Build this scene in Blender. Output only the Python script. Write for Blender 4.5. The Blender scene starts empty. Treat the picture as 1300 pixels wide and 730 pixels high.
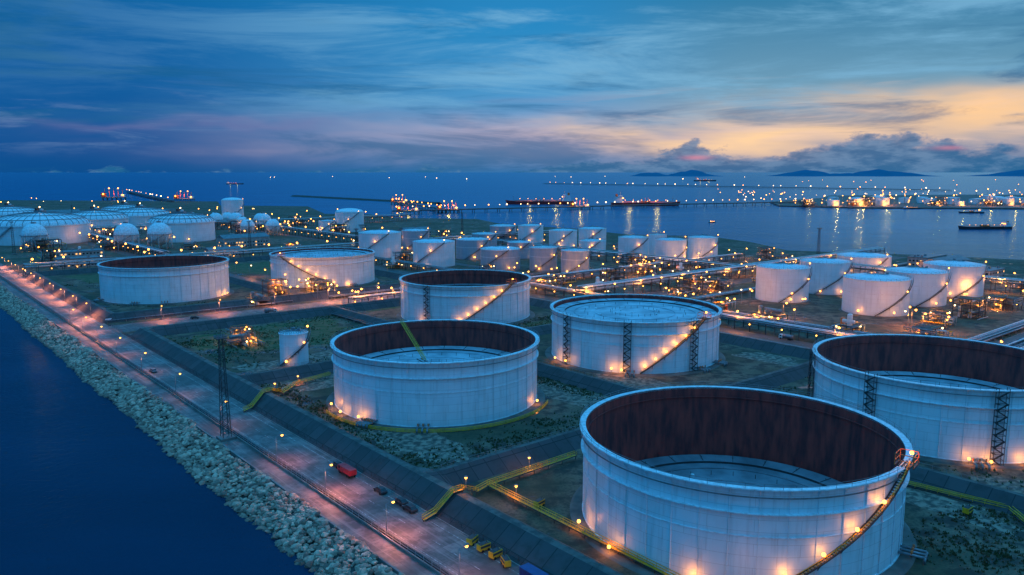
import bpy, math, random
import numpy as np
from mathutils import Vector
random.seed(7); np.random.seed(7)
RZ=math.radians(40); CR=math.cos(RZ); SR=math.sin(RZ)
scn=bpy.context.scene
def W(b,a): return (CR*b-SR*a, SR*b+CR*a)   # plant grid (across, along shore) -> world

# ------------------------------------------------------------------ materials
def nodes_of(name):
    m=bpy.data.materials.new(name); m.use_nodes=True
    nt=m.node_tree; return m,nt,nt.nodes['Principled BSDF']
def mixc(nt,fac,c1,c2,mode='MIX'):
    n=nt.nodes.new('ShaderNodeMix'); n.data_type='RGBA'; n.blend_type=mode; n.clamp_factor=True
    for s,v in ((n.inputs[0],fac),(n.inputs[6],c1),(n.inputs[7],c2)):
        if isinstance(v,bpy.types.NodeSocket): nt.links.new(v,s)
        elif isinstance(v,(int,float)): s.default_value=v
        else: s.default_value=(*v,1)
    return n.outputs[2]
def mth(nt,op,a,b=0.0,c=0.0):
    n=nt.nodes.new('ShaderNodeMath'); n.operation=op
    for s,v in zip(n.inputs,(a,b,c)):
        if isinstance(v,bpy.types.NodeSocket): nt.links.new(v,s)
        else: s.default_value=v
    return n.outputs[0]
def smooth(nt,v,lo,hi,o0=0.0,o1=1.0):
    n=nt.nodes.new('ShaderNodeMapRange'); n.interpolation_type='SMOOTHSTEP'
    nt.links.new(v,n.inputs[0]); n.inputs[1].default_value=lo; n.inputs[2].default_value=hi
    n.inputs[3].default_value=o0; n.inputs[4].default_value=o1
    return n.outputs[0]
def coords(nt,scale=(1,1,1),kind='Object',rot=0):
    t=nt.nodes.new('ShaderNodeTexCoord'); mp=nt.nodes.new('ShaderNodeMapping')
    mp.inputs['Scale'].default_value=scale; mp.inputs['Rotation'].default_value=(0,0,rot)
    nt.links.new(t.outputs[kind],mp.inputs[0]); return mp.outputs[0]
def noise(nt,vec,scale,detail=4,rough=.55,dist=0):
    n=nt.nodes.new('ShaderNodeTexNoise'); n.inputs['Scale'].default_value=scale
    n.inputs['Detail'].default_value=detail; n.inputs['Roughness'].default_value=rough
    n.inputs['Distortion'].default_value=dist
    nt.links.new(vec,n.inputs['Vector']); return n.outputs['Fac']
def bump(nt,bs,h,strength=.3,dist=.1):
    b=nt.nodes.new('ShaderNodeBump'); b.inputs['Strength'].default_value=strength; b.inputs['Distance'].default_value=dist
    nt.links.new(h,b.inputs['Height']); nt.links.new(b.outputs[0],bs.inputs['Normal'])
def mat(name,c1,c2=None,scale=.5,rough=.7,metal=0,sc3=(1,1,1),lo=.35,hi=.65,bp=0,bd=.1,detail=3):
    m,nt,bs=nodes_of(name)
    bs.inputs['Roughness'].default_value=rough; bs.inputs['Metallic'].default_value=metal
    if c2 is None: c2=tuple(x*.75 for x in c1)
    nz=noise(nt,coords(nt,sc3),scale,detail)
    f=smooth(nt,nz,lo,hi)
    nt.links.new(mixc(nt,f,c1,c2),bs.inputs['Base Color'])
    if bp: bump(nt,bs,nz,bp,bd)
    return m
def emis(name,col,st):
    m,nt,bs=nodes_of(name); nt.nodes.remove(bs)
    e=nt.nodes.new('ShaderNodeEmission'); e.inputs[0].default_value=(*col,1); e.inputs[1].default_value=st
    nt.links.new(e.outputs[0],nt.nodes['Material Output'].inputs[0]); m.cycles.emission_sampling='NONE'; return m

def shell_mat(name,base,dirt,R=36.,seam=.55):
    m,nt,bs=nodes_of(name)
    tc=nt.nodes.new('ShaderNodeTexCoord'); sp=nt.nodes.new('ShaderNodeSeparateXYZ'); nt.links.new(tc.outputs['Object'],sp.inputs[0])
    an=mth(nt,'ARCTAN2',sp.outputs[1],sp.outputs[0]); an=mth(nt,'MULTIPLY',an,R)
    cb=nt.nodes.new('ShaderNodeCombineXYZ'); nt.links.new(an,cb.inputs[0]); nt.links.new(sp.outputs[2],cb.inputs[1])
    br=nt.nodes.new('ShaderNodeTexBrick'); nt.links.new(cb.outputs[0],br.inputs[0])
    br.inputs['Scale'].default_value=1; br.inputs['Brick Width'].default_value=9; br.inputs['Row Height'].default_value=2.45
    br.inputs['Mortar Size'].default_value=.05; br.inputs['Mortar Smooth'].default_value=.6
    br.inputs['Color1'].default_value=(1,1,1,1); br.inputs['Color2'].default_value=(.94,.95,.96,1); br.inputs['Mortar'].default_value=(seam,seam,seam,1)
    mp=nt.nodes.new('ShaderNodeMapping'); mp.inputs['Scale'].default_value=(.9,.06,1); nt.links.new(cb.outputs[0],mp.inputs[0])
    st=smooth(nt,noise(nt,mp.outputs[0],1.,5,.6),.48,.72)
    big=smooth(nt,noise(nt,cb.outputs[0],.12,3),.35,.7)
    c=mixc(nt,mth(nt,'MULTIPLY',st,.48),base,dirt)
    c=mixc(nt,mth(nt,'MULTIPLY',big,.22),c,dirt)
    c=mixc(nt,1.0,c,br.outputs[0],'MULTIPLY')
    lowd=smooth(nt,sp.outputs[2],0,2.5,.5,0)
    c=mixc(nt,lowd,c,dirt)
    nt.links.new(c,bs.inputs['Base Color']); bs.inputs['Roughness'].default_value=.42
    return m
M={}
M['shell']=shell_mat('tank_white_paint',(.72,.82,.87),(.42,.47,.49),seam=.62)
M['shell_s']=shell_mat('small_tank_paint',(.70,.79,.84),(.46,.51,.53),R=16,seam=.75)
M['shell_g']=shell_mat('grey_tank_paint',(.33,.41,.48),(.20,.24,.28),R=14,seam=.75)
M['rim']=mat('rim_paint',(.76,.84,.88),(.55,.60,.63),.8,.45)
M['rust']=mat('rusty_inner_wall',(.46,.055,.042),(.13,.022,.026),.55,.75,sc3=(1,1,.22),lo=.3,hi=.7,detail=6)
M['deck']=mat('floating_roof_deck',(.54,.62,.68),(.26,.32,.37),.14,.5,lo=.3,hi=.72,detail=6)
M['deck2']=mat('weathered_roof_deck',(.28,.32,.36),(.13,.155,.18),.12,.5,lo=.3,hi=.7,detail=6)
M['seal']=mat('rubber_seal',(.035,.035,.04),None,1.,.8)
M['steel']=mat('dark_steel',(.05,.05,.055),(.03,.028,.028),1.,.6)
M['gal']=mat('galvanised_steel',(.25,.28,.31),(.16,.18,.19),1.,.45,.4)
M['yellow']=mat('yellow_paint_lamplit',(.90,.46,.02),(.68,.33,.02),.7,.5)  # machine paint; on stairs, ladder and walkways it puts lamplight into the colour
M['orange']=mat('orange_paint',(.60,.15,.03),(.5,.1,.03),.7,.5)
M['red']=mat('red_paint',(.60,.03,.04),(.45,.025,.03),.7,.4)
M['blue']=mat('blue_paint',(.02,.06,.22),(.02,.05,.16),.7,.45)
M['white']=mat('white_paint',(.68,.72,.74),(.50,.54,.55),.6,.45)
M['conc']=mat('concrete',(.26,.235,.215),(.155,.14,.13),.25,.85,lo=.3,hi=.7,bp=.2)
M['pad']=mat('tank_pad',(.18,.15,.13),(.09,.074,.066),.2,.85,lo=.3,hi=.7)
M['tyre']=mat('rubber_tyre',(.02,.02,.02),None,2,.9)
M['glass']=mat('dark_glass',(.02,.025,.03),None,1,.08)
M['roofb']=mat('sheet_roof',(.16,.18,.20),(.10,.12,.13),.4,.5)
M['wallb']=mat('rendered_wall',(.36,.36,.35),(.25,.25,.24),.3,.8)
M['hullr']=mat('red_hull_paint',(.36,.03,.02),(.22,.02,.02),.1,.5)
M['hullb']=mat('black_hull_paint',(.03,.035,.045),(.02,.02,.02),.1,.5)
OR=(1,.31,.035)
M['lamp']=emis('sodium_lamp',(1,.44,.07),6)
M['lampm']=emis('yard_sodium_lamp',(1,.36,.05),11)
M['lampw']=emis('white_lamp',(1,.66,.28),10)
M['lampf']=emis('far_sodium_lamp',(1,.34,.06),7)
M['lampfw']=emis('far_white_lamp',(1,.62,.30),7)
M['win']=emis('lit_window',(1,.5,.15),1.6)

# ------------------------------------------------------------------ mesh builder
class MB:
    def __init__(s): s.v=[];s.f=[];s.m=[];s.sm=[];s.mats=[]
    def mi(s,k):
        if k not in s.mats: s.mats.append(k)
        return s.mats.index(k)
    def add(s,vs,fs,k,sm=False):
        o=len(s.v); s.v+=[tuple(p) for p in vs]; i=s.mi(k)
        for f in fs: s.f.append(tuple(o+j for j in f)); s.m.append(i); s.sm.append(sm)
    def box(s,x0,x1,y0,y1,z0,z1,k):
        s.add([(x0,y0,z0),(x1,y0,z0),(x1,y1,z0),(x0,y1,z0),(x0,y0,z1),(x1,y0,z1),(x1,y1,z1),(x0,y1,z1)],
              [(0,3,2,1),(4,5,6,7),(0,1,5,4),(1,2,6,5),(2,3,7,6),(3,0,4,7)],k)
    def beam(s,p,q,w,k,n=4,h=None):
        p=Vector(p);q=Vector(q);d=(q-p)
        if d.length<1e-6: return
        d.normalize(); up=Vector((0,0,1)) if abs(d.z)<.95 else Vector((1,0,0))
        u=d.cross(up).normalized(); t=u.cross(d)
        vs=[]
        for e in (p,q):
            for i in range(n):
                an=2*math.pi*(i+.5)/n; vs.append(e+(u*math.cos(an)+t*math.sin(an))*w*(.7071 if n==4 else .5))
        fs=[(i,(i+1)%n,n+(i+1)%n,n+i) for i in range(n)]+[tuple(range(n))[::-1],tuple(range(n,2*n))]
        s.add(vs,fs,k,n>4)
    def lathe(s,prof,n,keys,cx=0,cy=0,a0=0,a1=2*math.pi,sm=True):
        full=abs(a1-a0-2*math.pi)<1e-6; nn=n if full else n+1
        for j in range(len(prof)-1):
            k=keys[j] if isinstance(keys,(list,tuple)) else keys
            vs=[]
            for (r,z) in (prof[j],prof[j+1]):
                for i in range(nn):
                    an=a0+(a1-a0)*i/n; vs.append((cx+r*math.cos(an),cy+r*math.sin(an),z))
            fs=[]
            for i in range(n):
                i2=(i+1)%nn; fs.append((i,i2,nn+i2,nn+i))
            s.add(vs,fs,k,sm)
    def dome(s,cx,cy,cz,r,k,n=24,rings=8,h=None,full=False):
        h=r if h is None else h; pr=[]
        lo=-math.pi/2 if full else 0
        for i in range(rings+1):
            an=lo+(math.pi/2-lo)*i/rings; pr.append((max(r*math.cos(an),.001),cz+h*math.sin(an)))
        vs=[];
        for (rr,z) in pr:
            for i in range(n):
                t=2*math.pi*i/n; vs.append((cx+rr*math.cos(t),cy+rr*math.sin(t),z))
        fs=[(j*n+i,j*n+(i+1)%n,(j+1)*n+(i+1)%n,(j+1)*n+i) for j in range(rings) for i in range(n)]
        s.add(vs,fs,k,True)
    def bulb(s,p,r,k): s.dome(p[0],p[1],p[2],r,k,8,4,full=True)
    def mesh(s,name):
        me=bpy.data.meshes.new(name); me.from_pydata(s.v,[],s.f)
        for k in s.mats: me.materials.append(M[k])
        me.polygons.foreach_set('material_index',s.m); me.polygons.foreach_set('use_smooth',s.sm)
        me.update(); return me
    def obj(s,name,loc=(0,0,0),rz=0.0): return place(name,s.mesh(name),loc,rz)
def place(name,me,loc=(0,0,0),rz=0.0,sc=1.0,parent=None):
    o=bpy.data.objects.new(name,me); scn.collection.objects.link(o)
    o.location=loc; o.rotation_euler=(0,0,rz); o.scale=(sc,sc,sc)
    if parent: o.parent=parent
    return o
NL=[0]
def plight(parent,loc,power,col=OR,r=.62,spot=None):
    NL[0]+=1
    l=bpy.data.lights.new('lamp_light','SPOT' if spot else 'POINT'); l.energy=power; l.color=col; l.shadow_soft_size=r
    if spot: l.spot_size=math.radians(spot); l.spot_blend=1.0
    o=bpy.data.objects.new('lamp_light',l); scn.collection.objects.link(o); o.location=loc
    if parent: o.parent=parent
    return o

# ------------------------------------------------------------------ camera
cam=bpy.data.cameras.new('camera'); co=bpy.data.objects.new('camera',cam); scn.collection.objects.link(co)
co.location=(0,0,80); co.rotation_euler=(math.radians(90)-math.atan(147/1000),0,0)
cam.sensor_width=36; cam.lens=36*1000/1300; cam.clip_start=1; cam.clip_end=200000
scn.camera=co
scn.view_settings.view_transform='Standard'; scn.view_settings.look='None'; scn.view_settings.exposure=0

# ------------------------------------------------------------------ sky
w=bpy.data.worlds.new('World'); scn.world=w; w.use_nodes=True; nt=w.node_tree
bg=nt.nodes['Background']
tc=nt.nodes.new('ShaderNodeTexCoord'); sp=nt.nodes.new('ShaderNodeSeparateXYZ'); nt.links.new(tc.outputs['Generated'],sp.inputs[0])
X,Y,Z=sp.outputs
hor=mth(nt,'SQRT',mth(nt,'ADD',mth(nt,'MULTIPLY',X,X),mth(nt,'MULTIPLY',Y,Y)))
AZ=mth(nt,'DIVIDE',X,hor)
def ramp(stops):
    r=nt.nodes.new('ShaderNodeValToRGB'); nt.links.new(Z,r.inputs[0]); e=r.color_ramp.elements
    e[0].position=stops[0][0]; e[0].color=(*stops[0][1],1); e[1].position=stops[-1][0]; e[1].color=(*stops[-1][1],1)
    for p,c in stops[1:-1]:
        x=e.new(p); x.color=(*c,1)
    return r.outputs[0]
ZEN=[(.30,(.012,.18,.45)),(.5,(.055,.48,1.06)),(1,(.07,.64,1.42))]
Lr=ramp([(0,(.003,.075,.27)),(.05,(.003,.090,.31)),(.12,(.003,.110,.35)),(.2,(.003,.125,.37))]+ZEN)
Mr=ramp([(0,(.030,.17,.41)),(.02,(.10,.24,.47)),(.055,(.17,.33,.57)),(.09,(.07,.31,.60)),(.17,(.02,.25,.55))]+ZEN)
Rr=ramp([(0,(.05,.18,.36)),(.03,(.22,.29,.44)),(.07,(.30,.39,.48)),(.10,(.14,.33,.48)),(.2,(.025,.20,.39))]+ZEN)
c=mixc(nt,smooth(nt,AZ,-.48,.02),Lr,Mr)
c=mixc(nt,smooth(nt,AZ,.02,.30),c,Rr)
wx=noise(nt,coords(nt,(2,2,16),'Generated'),1.5,4,.6); wz=noise(nt,coords(nt,(3,3,10),'Generated',.5),2.0,3,.6)
AZw=mth(nt,'ADD',AZ,mth(nt,'MULTIPLY',mth(nt,'SUBTRACT',wx,.5),.55))
Zw=mth(nt,'ADD',Z,mth(nt,'MULTIPLY',mth(nt,'SUBTRACT',wz,.5),.06))
def gauss(a0,wa,z0,wz_,az=None,zz=None):
    u=mth(nt,'DIVIDE',mth(nt,'SUBTRACT',az or AZw,a0),wa); v=mth(nt,'DIVIDE',mth(nt,'SUBTRACT',zz or Zw,z0),wz_)
    r=mth(nt,'ADD',mth(nt,'MULTIPLY',u,u),mth(nt,'MULTIPLY',v,v))
    return mth(nt,'POWER',2.718,mth(nt,'MULTIPLY',r,-1.))
FR=smooth(nt,Y,-.1,.2)   # after-glow only on the sunset side
c=mixc(nt,mth(nt,'MULTIPLY',gauss(.05,.26,.040,.020),mth(nt,'MULTIPLY',FR,.62)),c,(.54,.42,.52))
c=mixc(nt,mth(nt,'MULTIPLY',gauss(-.36,.14,.056,.006),mth(nt,'MULTIPLY',FR,.36)),c,(.24,.21,.40))
c=mixc(nt,mth(nt,'MULTIPLY',gauss(.28,.14,.042,.023),mth(nt,'MULTIPLY',FR,1.0)),c,(1.0,.66,.38))
c=mixc(nt,mth(nt,'MULTIPLY',gauss(.52,.16,.062,.024),mth(nt,'MULTIPLY',FR,1.0)),c,(1.0,.62,.33))
s1=noise(nt,coords(nt,(1.6,1.6,13),'Generated',.3),1.7,6,.64,.6)
c=mixc(nt,mth(nt,'MULTIPLY',smooth(nt,s1,.47,.64),smooth(nt,Z,.5,.25,0,.62)),c,(.008,.115,.28))
s2=noise(nt,coords(nt,(2.6,2.6,30),'Generated',1.1),1.9,5,.66,.8)
wisp=mth(nt,'MULTIPLY',smooth(nt,s2,.50,.70),smooth(nt,Z,.13,.04,0,.5))
wisp=mth(nt,'MULTIPLY',wisp,smooth(nt,Z,.012,.04))
wispc=mixc(nt,smooth(nt,AZ,-.1,.35),(.14,.25,.47),(.90,.62,.48))
c=mixc(nt,wisp,c,wispc)
s3=noise(nt,coords(nt,(1.1,1.1,9),'Generated',2.0),2.4,7,.66,.5)
hi=mth(nt,'MULTIPLY',smooth(nt,s3,.42,.66),smooth(nt,Z,.04,.10,0,.72))
hi=mth(nt,'MULTIPLY',hi,smooth(nt,Z,.5,.3)); hi=mth(nt,'MULTIPLY',hi,smooth(nt,AZ,-.55,.05,.15,1))
c=mixc(nt,hi,c,(.20,.47,.70))
cn=noise(nt,coords(nt,(13,13,30),'Generated'),1.5,7,.62)
T=mth(nt,'ADD',smooth(nt,AZ,-.12,.22,-.002,.015),mth(nt,'MULTIPLY',gauss(.42,.080,0,1,AZ,Z),.028))
T=mth(nt,'ADD',T,mth(nt,'MULTIPLY',gauss(.225,.035,0,1,AZ,Z),.016))
T=mth(nt,'ADD',T,mth(nt,'MULTIPLY',gauss(.57,.05,0,1,AZ,Z),.012))
T=mth(nt,'ADD',T,mth(nt,'MULTIPLY',mth(nt,'SUBTRACT',cn,.5),.062))
msk=smooth(nt,mth(nt,'SUBTRACT',T,Z),-.003,.004)
cn2=noise(nt,coords(nt,(8,8,30),'Generated',.2),3.6,5,.62)
cc=mixc(nt,smooth(nt,cn2,.40,.66),(.014,.13,.30),(.10,.23,.41))
edge=smooth(nt,mth(nt,'SUBTRACT',T,Z),.010,.0,0,.45)
cc=mixc(nt,mth(nt,'MULTIPLY',edge,smooth(nt,AZ,.1,.3)),cc,(.42,.38,.46))
cc=mixc(nt,mth(nt,'MULTIPLY',gauss(.225,.016,.017,.003,AZ,Z),.6),cc,(.85,.25,.34)); cc=mixc(nt,mth(nt,'MULTIPLY',gauss(.48,.014,.026,.0025,AZ,Z),.5),cc,(.8,.25,.32))
c=mixc(nt,mth(nt,'MULTIPLY',msk,.90),c,cc)
sky=nt.nodes.new('ShaderNodeTexSky'); sky.sky_type='NISHITA'; sky.sun_disc=False
sky.sun_elevation=math.radians(1.0); sky.sun_rotation=math.radians(16)
c=mixc(nt,.001,c,sky.outputs[0],'ADD')
nt.links.new(c,bg.inputs[0]); bg.inputs[1].default_value=1.0
sl=bpy.data.lights.new('sun','SUN'); sl.energy=.05; sl.angle=math.radians(25); sl.color=(1,.72,.55)
so=bpy.data.objects.new('sun',sl); scn.collection.objects.link(so)
so.rotation_euler=Vector((-.5,-.85,-.22)).to_track_quat('-Z','Y').to_euler()

# ------------------------------------------------------------------ water
m,nt,bs=nodes_of('sea_water'); nt.nodes.remove(bs)
v=coords(nt,(1,1,1)); n1=noise(nt,v,.35,4,.65); n2=noise(nt,v,.03,2)
h=mth(nt,'ADD',mth(nt,'MULTIPLY',n1,.45),mth(nt,'MULTIPLY',n2,1.2))
bp=nt.nodes.new('ShaderNodeBump'); bp.inputs['Strength'].default_value=.8; bp.inputs['Distance'].default_value=1.2; nt.links.new(h,bp.inputs['Height'])
pt=smooth(nt,noise(nt,coords(nt,(1,3,1)),.004,5,.6),.35,.7)
tc=nt.nodes.new('ShaderNodeTexCoord'); sp=nt.nodes.new('ShaderNodeSeparateXYZ'); nt.links.new(tc.outputs['Object'],sp.inputs[0])
bay=smooth(nt,sp.outputs[1],350,1300)  # farther water coloured bluer, standing in for reflected sky
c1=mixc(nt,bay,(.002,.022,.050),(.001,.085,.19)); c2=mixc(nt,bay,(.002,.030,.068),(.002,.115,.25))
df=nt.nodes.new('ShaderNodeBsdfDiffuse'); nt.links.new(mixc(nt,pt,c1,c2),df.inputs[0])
gl=nt.nodes.new('ShaderNodeBsdfGlossy'); gl.inputs['Color'].default_value=(.28,.64,.84,1); gl.inputs['Roughness'].default_value=.19; nt.links.new(bp.outputs[0],gl.inputs['Normal'])
fr=nt.nodes.new('ShaderNodeFresnel'); fr.inputs[0].default_value=1.26; nt.links.new(bp.outputs[0],fr.inputs['Normal'])
mx=nt.nodes.new('ShaderNodeMixShader'); nt.links.new(mth(nt,'MULTIPLY',fr.outputs[0],.68),mx.inputs[0]); nt.links.new(df.outputs[0],mx.inputs[1]); nt.links.new(gl.outputs[0],mx.inputs[2])
nt.links.new(mx.outputs[0],nt.nodes['Material Output'].inputs[0])
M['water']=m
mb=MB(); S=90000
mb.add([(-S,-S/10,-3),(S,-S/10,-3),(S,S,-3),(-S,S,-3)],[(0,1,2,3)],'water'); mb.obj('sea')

# ------------------------------------------------------------------ land
m,nt,bs=nodes_of('plant_ground')
v=coords(nt,(1,1,1)); n1=noise(nt,v,.02,5,.6); n2=noise(nt,v,.16,6,.65); n3=noise(nt,v,1.3,2)
c=mixc(nt,smooth(nt,n2,.40,.60),(.055,.036,.026),(.24,.15,.095))
c=mixc(nt,mth(nt,'MULTIPLY',smooth(nt,n1,.44,.60),.75),c,(.040,.050,.018))
c=mixc(nt,mth(nt,'MULTIPLY',smooth(nt,n3,.45,.7),.5),c,(.026,.024,.018))
wet=smooth(nt,noise(nt,v,.05,4,.7),.60,.66)
c=mixc(nt,wet,c,(.015,.018,.02))
nt.links.new(c,bs.inputs['Base Color']); nt.links.new(mth(nt,'SUBTRACT',.92,mth(nt,'MULTIPLY',wet,.7)),bs.inputs['Roughness'])
M['ground']=m
pts=[W(76,-400),(900,-300),(1500,200),(1300,640),(469,718),(400,760),(283,806),(275,900),(247,985),(150,1010),(90,1120),(-12,1205),(-60,1350),(-200,1380),(-270,1500),(-360,1520),(-478,1850),(-700,1900),(-800,2150),(-1500,2260),W(76,2650)]
mb=MB(); n=len(pts)
mb.add([(x,y,0) for x,y in pts]+[(x,y,-6) for x,y in pts],[tuple(range(n))]+[(i,i+n,(i+1)%n+n,(i+1)%n) for i in range(n)],'ground')
mb.obj('ground')

m,nt,bs=nodes_of('armour_rock'); at=nt.nodes.new('ShaderNodeAttribute'); at.attribute_name='tint'
nz=noise(nt,coords(nt),1.5,2)
c=mixc(nt,at.outputs['Fac'],(.12,.075,.055),(.78,.49,.35)); c=mixc(nt,mth(nt,'MULTIPLY',smooth(nt,nz,.4,.7),.35),c,(.16,.10,.08))
nt.links.new(c,bs.inputs['Base Color']); bs.inputs['Roughness'].default_value=.85
M['rock']=m
def rocks(name,b0,b1,z0,z1,a0,a1,N,smin,smax):
    ph=(1+5**.5)/2
    iv=np.array([(-1,ph,0),(1,ph,0),(-1,-ph,0),(1,-ph,0),(0,-1,ph),(0,1,ph),(0,-1,-ph),(0,1,-ph),(ph,0,-1),(ph,0,1),(-ph,0,-1),(-ph,0,1)])/1.9
    fi=np.array([(0,11,5),(0,5,1),(0,1,7),(0,7,10),(0,10,11),(1,5,9),(5,11,4),(11,10,2),(10,7,6),(7,1,8),(3,9,4),(3,4,2),(3,2,6),(3,6,8),(3,8,9),(4,9,5),(2,4,11),(6,2,10),(8,6,7),(9,8,1)])
    a=np.random.uniform(a0,a1,N); t=np.random.rand(N)
    edge=np.sin(a*.05)*.5+np.sin(a*.23)*.5
    b=b0+(b1-b0)*t+edge; z=z0+(z1-z0)*t+np.random.uniform(-.2,.3,N)
    s=smin+(smax-smin)*np.random.rand(N)**1.6
    V=iv[None]*(1+np.random.uniform(-.30,.30,(N,12,1)))*np.stack([s,s*np.random.uniform(.65,1.25,N),s*np.random.uniform(.5,.8,N)],1)[:,None,:]
    th=np.random.uniform(0,6.28,N); c_,s_=np.cos(th)[:,None],np.sin(th)[:,None]
    x=V[...,0]*c_-V[...,1]*s_+b[:,None]; y=V[...,0]*s_+V[...,1]*c_+a[:,None]; zz=V[...,2]+z[:,None]
    P=np.stack([x,y,zz],-1).reshape(-1,3); F=(fi[None]+12*np.arange(N)[:,None,None]).reshape(-1,3)
    me=bpy.data.meshes.new(name); me.from_pydata(P.tolist(),[],F.tolist())
    att=me.attributes.new('tint','FLOAT','POINT'); wetf=np.clip((z-z0+.3)/1.2,.1,1)
    att.data.foreach_set('value',np.repeat(np.clip(np.random.beta(1.3,1.4,N)*wetf,0,1),12).astype(np.float32))
    me.materials.append(M['rock']); me.update()
    return place(name,me,(0,0,0),RZ)
rocks('rock_revetment',66.5,77.2,-3.3,.7,90,620,10500,.38,1.2)
rocks('rock_revetment',66.5,77.2,-3.3,.7,620,1500,4500,.9,1.6)
mb=MB(); M['under']=mat('revetment_core',(.07,.065,.06),(.03,.03,.028),.6,.9)
mb.add([(65,-300,-4.2),(77.6,-300,.35),(77.6,2600,.35),(65,2600,-4.2)],[(0,1,2,3)],'under'); mb.obj('revetment_slope',(0,0,0),RZ)

# ------------------------------------------------------------------ roads
m,nt,bs=nodes_of('promenade_concrete')
v=coords(nt); br=nt.nodes.new('ShaderNodeTexBrick'); nt.links.new(v,br.inputs[0]); br.offset=0
br.inputs['Scale'].default_value=1; br.inputs['Brick Width'].default_value=3.5; br.inputs['Row Height'].default_value=6; br.inputs['Mortar Size'].default_value=.06
br.inputs['Color1'].default_value=(.24,.195,.18,1); br.inputs['Color2'].default_value=(.15,.125,.118,1); br.inputs['Mortar'].default_value=(.05,.05,.05,1)
nz=noise(nt,v,.25,6,.68); tr=noise(nt,coords(nt,(1,.03,1)),1.2,4)
c=mixc(nt,mth(nt,'MULTIPLY',smooth(nt,nz,.40,.62),.85),br.outputs[0],(.06,.05,.048))
c=mixc(nt,mth(nt,'MULTIPLY',smooth(nt,tr,.5,.68),.5),c,(.33,.28,.26))
c=mixc(nt,mth(nt,'MULTIPLY',smooth(nt,noise(nt,v,.06,3),.50,.58),.6),c,(.06,.05,.045))
nt.links.new(c,bs.inputs['Base Color']); bs.inputs['Roughness'].default_value=.55
M['prom']=m
M['asph']=mat('asphalt',(.085,.072,.070),(.048,.041,.04),.15,.6,lo=.3,hi=.7,detail=5)
M['line']=mat('road_line_paint',(.5,.5,.48),(.15,.15,.15),1.2,.6,lo=.42,hi=.56)
def sheet(mb,b0,b1,a0,a1,z,k): mb.add([(b0,a0,z),(b1,a0,z),(b1,a1,z),(b0,a1,z)],[(0,1,2,3)],k)
mb=MB(); sheet(mb,77.5,98.5,-300,1400,.06,'prom')
for bl in (86.6,96.2): sheet(mb,bl,bl+.16,-100,1000,.064,'line')
for i in range(120): sheet(mb,91.3,91.45,0+i*7,3+i*7,.064,'line')
mb.obj('promenade_road',(0,0,0),RZ)
mb=MB()
mb.box(77.4,77.9,-300,1400,.0,.9,'conc'); mb.box(83.6,83.9,-300,1400,.06,.75,'conc'); mb.box(98.3,98.6,-300,1400,0,.2,'conc')
mb.obj('sea_wall_kerb',(0,0,0),RZ)
mb=MB()
for i,(bb,r) in enumerate(((84.5,.3),(85.1,.22))):
    mb.beam((bb,-100,.55),(bb,900,.55),r*2,'steel',8)
for i in range(250): mb.box(84.1,85.5,-100+i*4,-99.8+i*4,.06,.42,'conc')
mb.obj('shore_pipeline',(0,0,0),RZ)
mb=MB()
for i in range(230):
    a=80+i*3.; mb.box(83.7,83.8,a,a+.08,.75,1.9,'gal')
for z in (1.3,1.85): mb.box(83.72,83.78,80,770,z,z+.05,'gal')
mb.obj('shore_fence',(0,0,0),RZ)
mb=MB()
for i in range(150): mb.beam((99.2,100+i*4,0),(99.2,100+i*4,1.6),.09,'steel'); mb.beam((99.2,100+i*4,1.5),(99.2,104+i*4,1.5),.07,'steel'); mb.beam((99.2,100+i*4,.8),(99.2,104+i*4,.8),.07,'steel')
for (a,z) in ((162,3.4),(289,3.4),(408,4.)):
    for i in range(34):
        b=106+i*3; mb.beam((b,a,z),(b,a,z+1.2),.08,'gal'); mb.beam((b,a,z+1.2),(b+3,a,z+1.2),.06,'gal'); mb.beam((b,a,z+.6),(b+3,a,z+.6),.05,'gal')
for i in range(110): a=20+i*3.5; mb.beam((209,a,3.4),(209,a,4.6),.08,'gal'); mb.beam((209,a,4.6),(209,a+3.5,4.6),.06,'gal')
mb.obj('bund_fence',(0,0,0),RZ)
mb=MB()
ROADS=[(98.6,330,424,446,.02,'prom'),(330,342,-100,820,.028,'asph'),(342,640,424,440,.02,'asph'),(342,760,326,338,.02,'asph'),
        (342,800,120,132,.02,'asph'),(98.6,640,716,730,.02,'asph'),(400,410,440,716,.02,'asph'),(540,550,132,326,.02,'asph'),(220,228,446,716,.02,'asph'),
        (98.6,700,1120,1132,.02,'asph'),(200,210,730,1400,.02,'asph'),(420,430,730,1350,.02,'asph')]
for (b0,b1,a0,a1,z,k) in ROADS:
    sheet(mb,b0,b1,a0,a1,z,k)
    if b1-b0>a1-a0:
        mb.box(b0+1,b1-1,a0-.25,a0,0,.15,'conc'); mb.box(b0+1,b1-1,a1,a1+.25,0,.15,'conc')
        for i in range(int((b1-b0)/8)): sheet(mb,b0+i*8,b0+i*8+3,(a0+a1)/2-.1,(a0+a1)/2+.1,z+.004,'line')
    else:
        for i in range(int((a1-a0)/8)): sheet(mb,(b0+b1)/2-.1,(b0+b1)/2+.1,a0+i*8,a0+i*8+3,z+.006,'line')
mb.obj('plant_road',(0,0,0),RZ)

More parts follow.
